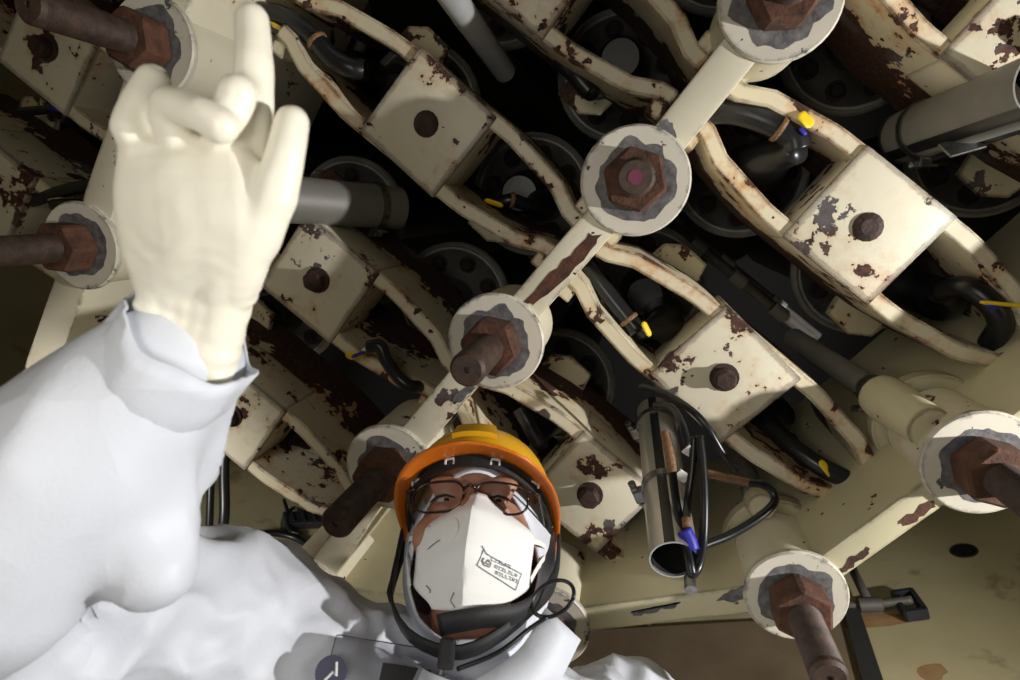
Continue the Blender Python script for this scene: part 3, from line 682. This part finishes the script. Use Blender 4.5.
# hood: lofted from the face opening to the back of the head
b = MB(); rings = []; n = 56
for j in range(15):
    t_ = j/14; row = []
    for k in range(n):
        a = 2*PI*k/n; x, z = math.sin(a), math.cos(a)
        f0 = Vector((x*.078, .050-.028*abs(x)**2+.050*max(0, z)**2, -.055+z*.087+.002*math.sin(5*a)))
        g_ = math.sin(min(1, t_*1.05)*PI*.5); back = 1 if t_ < .5 else math.sqrt(max(0, 1-((t_-.5)/.5)**2))
        if t_ < .5: kk = t_/.5; q = f0.lerp(Vector((x*.096, -.015, -.02+z*.140)), math.sin(kk*PI/2))
        else: q = Vector((x*.096*back, -.015-.105*math.sin((t_-.5)*PI), -.02+z*.140*back))
        q += q.normalized()*(noise.noise(q*30)*.0035); row.append(b.bm.verts.new(H(*q)))
    rings.append(row)
for p, q in zip(rings, rings[1:]):
    for k in range(n): b.bm.faces.new((p[k], p[(k+1) % n], q[(k+1) % n], q[k]))
o = b.build('hood', M['suit'], person, True); md = o.modifiers.new('thick', 'SOLIDIFY'); md.thickness = .003
# hard hat
def hat_rim(a, r=1, dz=0):          # a = 0 at the front
    x, y = math.sin(a), math.cos(a)
    return x, y
b = MB(); rings = []; n = 48
for i in range(13):
    ph = i/12*PI/2; row = []
    for k in range(n):
        a = 2*PI*k/n; x, y = math.sin(a), math.cos(a); c_ = math.cos(ph)**.8
        xx, yy = x*.096*c_, y*.120*c_ - .004
        zz = .014 + .30*yy*(1-i/12) + .100*math.sin(ph)**1.0
        row.append(b.bm.verts.new(H(xx, yy, zz)))
    rings.append(row)
for p, q in zip(rings, rings[1:]):
    for k in range(n): b.bm.faces.new((p[k], p[(k+1) % n], q[(k+1) % n], q[k]))
hat = b.build('hard_hat', M['helmet'], person, True); md = hat.modifiers.new('thick', 'SOLIDIFY'); md.thickness = .003
b = MB(); rings = []
for j in range(6):
    f_ = j/5; row = []
    for k in range(n):
        a = 2*PI*k/n; x, y = math.sin(a), math.cos(a)
        ext = .006 + .034*max(0, y)**1.5
        xx, yy = x*(.096+ext*f_), y*(.120+ext*f_)-.004
        zz = .012 + .30*yy - .010*f_ - .20*ext*f_
        row.append(b.bm.verts.new(H(xx, yy, zz)))
    rings.append(row)
for p, q in zip(rings, rings[1:]):
    for k in range(n): b.bm.faces.new((p[k], p[(k+1) % n], q[(k+1) % n], q[k]))
o = b.build('brim', M['brim'], hat, True, label='orange brim'); md = o.modifiers.new('thick', 'SOLIDIFY'); md.thickness = .0025
def hat_pt(a, ph, off=0):
    c_ = math.cos(ph)**.8; xx, yy = math.sin(a)*.096*c_, math.cos(a)*.120*c_-.004
    return Vector((xx, yy+off, .014+.30*yy*(1-ph/(PI/2))+.100*math.sin(ph)+off*.5))
b = MB(); rows = [[b.bm.verts.new(H(*hat_pt(a*.30/4, ph, o_))) for a in range(-4, 5)] for ph, o_ in ((.28, .001), (.30, .007), (.62, .006), (.66, .0005))]
for p, q in zip(rows, rows[1:]):
    for k in range(8): b.bm.faces.new((p[k], p[k+1], q[k+1], q[k]))
b.build('front_ridge', M['helmet'], hat, 'auto')
# headband, slots
band = []; ups = []
for k in range(25):
    a = -1.75+3.5*k/24; x, y = math.sin(a), math.cos(a); band.append(H(x*.091, y*.114-.004, +.010+.30*(y*.114-.004)-.003)); ups.append(HX*x+HF*y)
hb = MB().ribbon(band, ups, .015, .003).build('headband', M['strap'], hat)
for k in (6, 10, 14, 18):
    p, o_ = band[k], ups[k]; R = frame(o_, HX)
    MB().box(p+o_*.002+HU*.004, (.010, .002, .002), R).box(p+o_*.002-HX*.005, (.002, .006, .002), R).box(p+o_*.002+HX*.005, (.002, .006, .002), R).build('slot', M['white_tag'], hb)
# chin strap
def strap(pts, w, nm='chin_strap', mat='strap', th=.003):
    q = bez([H(*p) for p in pts], 30); return MB().ribbon(q, [(p - H(0, -.01, -.03)) for p in q], w, th).build(nm, M[mat], person, True)
strap([(-.101, -.02, .03), (-.099, .0, -.04), (-.090, .03, -.095), (-.055, .068, -.14), (-.008, .085, -.158), (.03, .082, -.146), (.072, .055, -.105), (.096, .02, -.06), (.101, -.01, -.01), (.101, -.03, .03)], .016)
strap([(.101, -.02, -.02), (.092, .03, -.075), (.06, .073, -.115), (.02, .100, -.128), (-.02, .098, -.136)], .022)
strap([(-.101, -.05, .01), (-.101, -.01, -.06), (-.097, .015, -.09)], .014)
MB().box(H(-.010, .090, -.160), (.016, .010, .028), HR, .003).build('buckle', M['strap'], person)
# ear-cord loop
loop = []
for k in range(41):
    a = 2*PI*k/40; loop.append(H(.094+.021*math.cos(a)+.008*math.sin(a), .065, -.098+.019*math.sin(a)))
MB().tube(loop, .0022, 8).build('cord_loop', M['rubber'], person, True)
MB().tube(bez([H(.088, .066, -.117), H(.07, .07, -.13), H(.04, .08, -.155), H(.0, .082, -.172)], 24), .0024, 8).build('cord', M['rubber'], person, True)
# mask
def msurf(u, v):
    def ip(tab, t):
        for (a, x), (b_, y) in zip(tab, tab[1:]):
            if t <= b_: k = (t-a)/(b_-a); k = k*k*(3-2*k)*.5+k*.5; return x+(y-x)*k
        return tab[-1][1]
    w = ip([(0, .010), (.3, .066), (.75, .063), (1, .034)], v)
    rid = ip([(0, .110), (.25, .132), (.6, .134), (1, .102)], v)
    sd = ip([(0, .104), (.3, .076), (.75, .066), (1, .084)], v)
    z = .0 - .118*v - .006*(1-abs(u))*(v > .8)
    return Vector((u*w+.003+.006*(1-v), sd+(rid-sd)*(1-abs(u)**1.25), z))
b = MB(); nu, nv = 32, 24; g = [[b.bm.verts.new(H(*msurf(-1+2*i/nu, j/nv))) for i in range(nu+1)] for j in range(nv+1)]
for j in range(nv):
    for i in range(nu): b.bm.faces.new((g[j][i], g[j][i+1], g[j+1][i+1], g[j+1][i]))
mk = b.build('face_mask', M['mask'], person, 'auto'); md = mk.modifiers.new('thick', 'SOLIDIFY'); md.thickness = .0014; md.offset = 0
def mpt(u, v, off=.002):
    p = msurf(u, v); du = msurf(u+.02, v)-p; dv = msurf(u, v+.02)-p; nn = dv.cross(du).normalized()
    if nn.y < 0: nn = -nn
    q = p+nn*off; return H(*q), (HX*nn.x+HF*nn.y+HU*nn.z), (HX*du.x+HF*du.y+HU*du.z).normalized()
def mstroke(uv, r=.0006, nm='print', mat='grey_print'):
    MB().tube([mpt(u, v, .0018)[0] for u, v in uv], r, 6).build(nm, M[mat], mk)
c_, nn, dx = mpt(-.32, .40, .001); MB().lathe([(.0135, 0), (.0135, .0012), (.011, .002), (.0, .0022)], c_, nn, 32).build('valve', M['mask'], mk, 'auto')
for uv in ([(-.72, .50), (-.66, .485), (-.6, .475), (-.5, .46)], [(-.8, .28), (-.76, .29)], [(-.74, .80), (-.68, .83), (-.73, .85)], [(-.18, .86), (-.30, .92), (-.2, .97)]): mstroke(uv)
# stamp: a small box of illegible print right of the ridge
mstroke([(.22, .55), (.30, .60), (.62, .64), (.85, .66), (.84, .80), (.55, .76), (.28, .72), (.18, .70), (.25, .58)], .0005, 'stamp_border')
rr = random.Random(3)
for row, (v0, u0, u1) in enumerate(((.625, .38, .68), (.672, .44, .80), (.715, .46, .78))):
    u = u0
    while u < u1:
        dv = .045*(u-u0); k = rr.choice((0, 1, 2))
        if k == 0: mstroke([(u, v0+dv-.014), (u+.004, v0+dv+.014), (u+.03, v0+dv+.012)], .00045)
        elif k == 1: mstroke([(u, v0+dv+.013), (u+.002, v0+dv-.013), (u+.03, v0+dv-.010), (u+.028, v0+dv+.012)], .00045)
        else: mstroke([(u, v0+dv-.012), (u+.03, v0+dv-.010), (u+.005, v0+dv+.012), (u+.03, v0+dv+.013)], .00045)
        u += .052
mstroke([(.27, .635), (.25, .66), (.28, .685), (.36, .69), (.38, .66), (.33, .64), (.30, .665), (.35, .675)], .0007)
for s in (-1, 1):
    q = bez([H(s*.066, .062, -.036), H(s*.078, .04, -.03), H(s*.088, -.01, -.02)], 10); MB().ribbon(q, [HX*s+HF*.6]*len(q), .006, .001).build('ear_strap', M['mask'], mk)
    q = bez([H(s*.064, .058, -.088), H(s*.079, .03, -.05), H(s*.088, -.01, -.025)], 10); MB().ribbon(q, [HX*s+HF*.6]*len(q), .005, .001).build('ear_strap', M['mask'], mk)
# glasses
gl = None; b = MB()
for s in (-1, 1):
    lp = []
    for k in range(33):
        a = 2*PI*k/32; cx, sx = math.cos(a), math.sin(a)
        x = s*.036+.0295*abs(cx)**.7*(1 if cx > 0 else -1); z = -.002+.0185*abs(sx)**.75*(1 if sx > 0 else -1)
        lp.append(H(x, .109-.22*abs(x), z))
    b.tube(lp, .0014, 8)
    b.tube([H(s*.066, .094, .010), H(s*.078, .085, .010), H(s*.082, .03, .006), H(s*.084, -.02, .0)], .0018, 8)
b.tube([H(-.008, .106, .006), H(0, .111, .009), H(.008, .106, .006)], .0018, 8)
gl = b.build('glasses_frame', M['frame'], person, True)
for s in (-1, 1):
    b = MB(); row = []
    for k in range(32):
        a = 2*PI*k/32; cx, sx = math.cos(a), math.sin(a)
        x = s*.036+.029*abs(cx)**.7*(1 if cx > 0 else -1); z = -.002+.018*abs(sx)**.75*(1 if sx > 0 else -1)
        row.append(b.bm.verts.new(H(x, .109-.22*abs(x), z)))
    b.bm.faces.new(row); b.build('lens', M['lens'], gl)
# coverall
shR, elR, wrR = atd(250, 648, .66), atd(-40, 625, .45), atd(166, 368, .41)
shL = atd(622, 735, .84); elL = Vector((.24, .72, CZ+.12)); wrL = Vector((.16, .55, CZ-.02))
pel = Vector((-.12, .92, CZ+.06)); chest = (shR+shL)/2 + Vector((.02, .06, -.06))
b = MB()
b.chain([neckb+HU*.03, neckb-HU*.03, chest], [.074, .088, .15], .25)
b.chain([chest, (chest+pel)/2, pel], [.15, .155, .15], .25)
b.chain([neckb-HU*.02, shR], [.08, .085], .25); b.chain([neckb-HU*.04, shL], [.08, .085], .25)
b.chain([shR, shR.lerp(elR, .5), elR], [.088, .088, .09], .25)
b.chain([elR, elR.lerp(wrR, .35), elR.lerp(wrR, .72), wrR], [.09, .090, .080, .052], .2)
b.chain([atd(140, 520, .425), atd(172, 450, .415), atd(182, 525, .42), atd(150, 560, .42)], [.05, .028, .022, .04], .25)          # loose bag of cloth under the forearm
b.chain([shL, elL, wrL], [.085, .075, .045], .3)
for s in (-1, 1):
    fx = Vector((-.12+s*.13, .88, .1)); b.chain([pel+Vector((s*.08, 0, -.03)), Vector((-.12+s*.11, .86, .46)), fx], [.11, .085, .07], .3)
me = remesh(b, .0065, 10); nrm = [v.normal.copy() for v in me.vertices]
def fold(q, sc, sharp=1.0):
    n_ = noise.noise(q*sc); return 1-abs(n_)*2.2
for v in me.vertices:
    p = v.co; wq = Vector((noise.noise(p*4), noise.noise(p*4+Vector((9, 3, 1))), noise.noise(p*4+Vector((2, 8, 4)))))*.07
    q = p+wq; near = max(.25, min(1, (p-wrR).length/.10))
    a_ = (p-elR).dot((wrR-elR).normalized())
    q2 = q + (wrR-elR).normalized()*(-.55*a_)
    d = .026*(fold(q2+Vector((1, 7, 3)), 3.8)-.45) + .016*(fold(q2, 8)-.5) + .008*(fold(q+Vector((3, 1, 2)), 13)-.5) + .012*noise.noise(p*3.5)
    far = max(0, min(1, ((p-CAM).length-.5)/.14)); d += far*(.016*(fold(q+Vector((4, 4, 1)), 10)-.5) + .007*(fold(q+Vector((1, 4, 7)), 21)-.5))
    v.co = p + nrm[v.index]*d*near
me.materials.append(M['suit']); link('coverall', me, person, True)
ax = (wrR-elR).normalized(); cx = ax.orthogonal().normalized(); cy2 = ax.cross(cx); b = MB(); rings = []
for j in range(7):
    row = []
    for k in range(64):
        a = 2*PI*k/64; dvec = cx*math.cos(a)+cy2*math.sin(a)
        w_ = noise.noise(Vector((math.cos(a)*1.6, math.sin(a)*1.6, j*.18)))*.012 + (1-abs(noise.noise(Vector((math.cos(a)*3, math.sin(a)*3, 4+j*.1))))*2)*.004
        row.append(b.bm.verts.new(wrR + ax*(-.045+.0125*j + .010*noise.noise(Vector((math.cos(a)*2, math.sin(a)*2, 9)))) + dvec*(.030+.0165*min(1, j/2.5)+w_*.6*min(1, j/3))))
    rings.append(row)
for r0, r1 in zip(rings, rings[1:]):
    for k in range(64): b.bm.faces.new((r0[k], r0[(k+1) % 64], r1[(k+1) % 64], r1[k]))
o = b.build('cuff', M['suit'], person, True); md = o.modifiers.new('thick', 'SOLIDIFY'); md.thickness = .002
# collar flap and pouch
fl = bez([H(-.075, .035, -.175), H(-.03, .075, -.20), H(.02, .075, -.205), H(.075, .05, -.165), H(.105, .03, -.115)], 24)
MB().ribbon(fl, [(p-neckb) for p in fl], .05, .003).build('collar', M['suit'], person, True)
pc = atd(385, 676, .60); R = frame((CAM-pc), (1, 0, 0))
MB().box(pc, (.115, .06, .010), R, .004).build('clear_pouch', M['vinyl'], person, label='clear vinyl pouch on the chest')
MB().box(pc-R@Vector((-.02, .006, .003)), (.05, .035, .004), R, .001).build('dosimeter', M['strap'], person)
MB().lathe([(.015, 0), (.015, .002)], atd(331, 672, .59), (CAM-pc), 24).build('badge', M['navy'], person, label='dark blue badge')
pb = atd(333, 672, .588); MB().tube([pb-R@Vector((.006, .008, 0)), pb, pb+R@Vector((.004, -.003, 0)), pb+R@Vector((.001, .009, 0))], .0014, 6).build('badge_mark', M['white_tag'], person, label='white mark on the dark blue badge')
# boots
for s in (-1, 1):
    fx = Vector((-.12+s*.13, .88, 0)); b = MB(); b.chain([fx+Vector((0, .02, .12)), fx+Vector((0, .03, .05))], [.06, .05]); b.chain([fx+Vector((0, .03, .045)), fx+Vector((0, -.17, .04))], [.045, .038])
    for v in b.bm.verts: v.co.z = max(v.co.z, 0.001)
    me = remesh(b, .008, 3); me.materials.append(M['strap']); link('boot', me, person, True)
# gloves
def hd(px, py, d): return atd(px, py, d)
b = MB()
mcp = [hd(250, 172, .372), hd(220, 160, .366), hd(186, 158, .366), hd(148, 160, .372)]
wr = hd(190, 320, .400)
# palm: a filled cushion of overlapping rows from the knuckles to the wrist
for i in range(14):
    t_ = i/13; y_ = 156+t_*134
    xl = 143+5*t_+13*t_*t_; xr = 236+14*min(1, t_*2.2)-14*t_*t_; dz = .366+.026*t_; bul = .009*math.sin(t_*PI)**.7
    n_ = 7; row = [(hd(xl+(xr-xl)*k/(n_-1), y_+2, dz-bul*math.sin(PI*min(.5, (k+.6)/(n_+.2)))), .0140+.004*math.sin(t_*PI)) for k in range(n_)]
    b.chain([r[0] for r in row], [r[1] for r in row], .3)
for x in range(-2, 3):                                                                               # wrist and cuff
    b.chain([hd(199+x*16, 272, .391), hd(192+x*15, 318, .399), hd(180+x*15, 362, .407), hd(168+x*14, 400, .412)], [.0175, .0165, .0180, .018], .3)
# index: straight up
b.chain([hd(246, 190, .376), mcp[0], hd(254, 108, .372), hd(254, 62, .370), hd(252, 20, .374)], [.0130, .0128, .0120, .0117, .0104], .2)
# middle: folded, knuckle beside the index
b.chain([mcp[1], hd(232, 112, .352), hd(238, 93, .350), hd(230, 100, .360)], [.0128, .0108, .0112, .0100], .2)
# ring: folded across, its tip towards the index
b.chain([mcp[2], hd(168, 118, .356), hd(170, 103, .350), hd(200, 114, .340), hd(221, 126, .340)], [.0124, .0108, .0104, .0100, .0104], .2)
# little: half open
b.chain([mcp[3], hd(131, 128, .360), hd(140, 104, .362), hd(153, 82, .366)], [.0128, .0114, .0112, .0104], .2)
# thumb
b.chain([hd(222, 282, .388), hd(250, 238, .374), hd(274, 196, .363), hd(286, 152, .358), hd(292, 122, .361)], [.0180, .0185, .0140, .0112, .0102], .2)
me = remesh(b, .0018, 9); nrm = [v.normal.copy() for v in me.vertices]
for v in me.vertices:
    p = v.co; t_ = (p-wr).length
    k = max(0, 1-t_/.075); v.co = p + nrm[v.index]*(k*.0016*math.sin((p-wr).dot((mcp[1]-wr).normalized())*430+7*noise.noise(p*26))*(.5+noise.noise(p*31)) + .0006*noise.noise(p*60))
me.materials.append(M['glove']); gv = link('glove', me, person, True, label='cream rubber glove pointing up')
b = MB(); ring_ = []
# left glove, hanging below the frame
d_ = (wrL-elL).normalized(); sx = d_.cross(UP).normalized(); fz = sx.cross(d_)
b.chain([wrL-d_*.03, wrL+d_*.04], [.03, .026], .3)
for i in range(4):
    o0 = wrL+d_*.05+sx*(i-1.5)*.021; b.chain([wrL+d_*.03, o0], [.02, .014], .3)
    L4 = (.85, 1, .95, .75)[i]; b.chain([o0+d_*.045, o0+d_*(.045+.032*L4)-fz*.006, o0+d_*(.045+.055*L4)-fz*.02, o0+d_*(.045+.066*L4)-fz*.036], [.0115, .0105, .010, .009], .3); b.chain([o0, o0+d_*.045], [.014, .0115], .3)
b.chain([wrL+d_*.02-sx*.02, wrL+d_*.05-sx*.05-fz*.01, wrL+d_*.085-sx*.06-fz*.02], [.018, .013, .010], .3)
me = remesh(b, .003, 3); me.materials.append(M['glove']); link('glove', me, person, True)

# alike things share a group
GROUPS = {'grid_frame': 'clamp frames of the support grid', 'drive_cable': 'black hoses in the clamp frames', 'ring_beam': 'edge beams around the grid', 'support_beam': 'support beams carrying the rods',
          'detector_tube': 'hanging tubes', 'instrument_pipe': 'grey pipes rising behind the frames', 'hose_bundle': 'black hoses beside the glove', 'conduit': 'grey conduits on the wall',
          'wall_cable': 'black cables on the wall', 'hanging_cable': 'black cables hanging beside the sleeve', 'cable_conduit': 'dark conduits between the drives'}
for o in C.objects:
    g = GROUPS.get(o.name.split('.')[0])
    if g and o.parent is None and o.get('category') and not o.get('group'): o['group'] = g
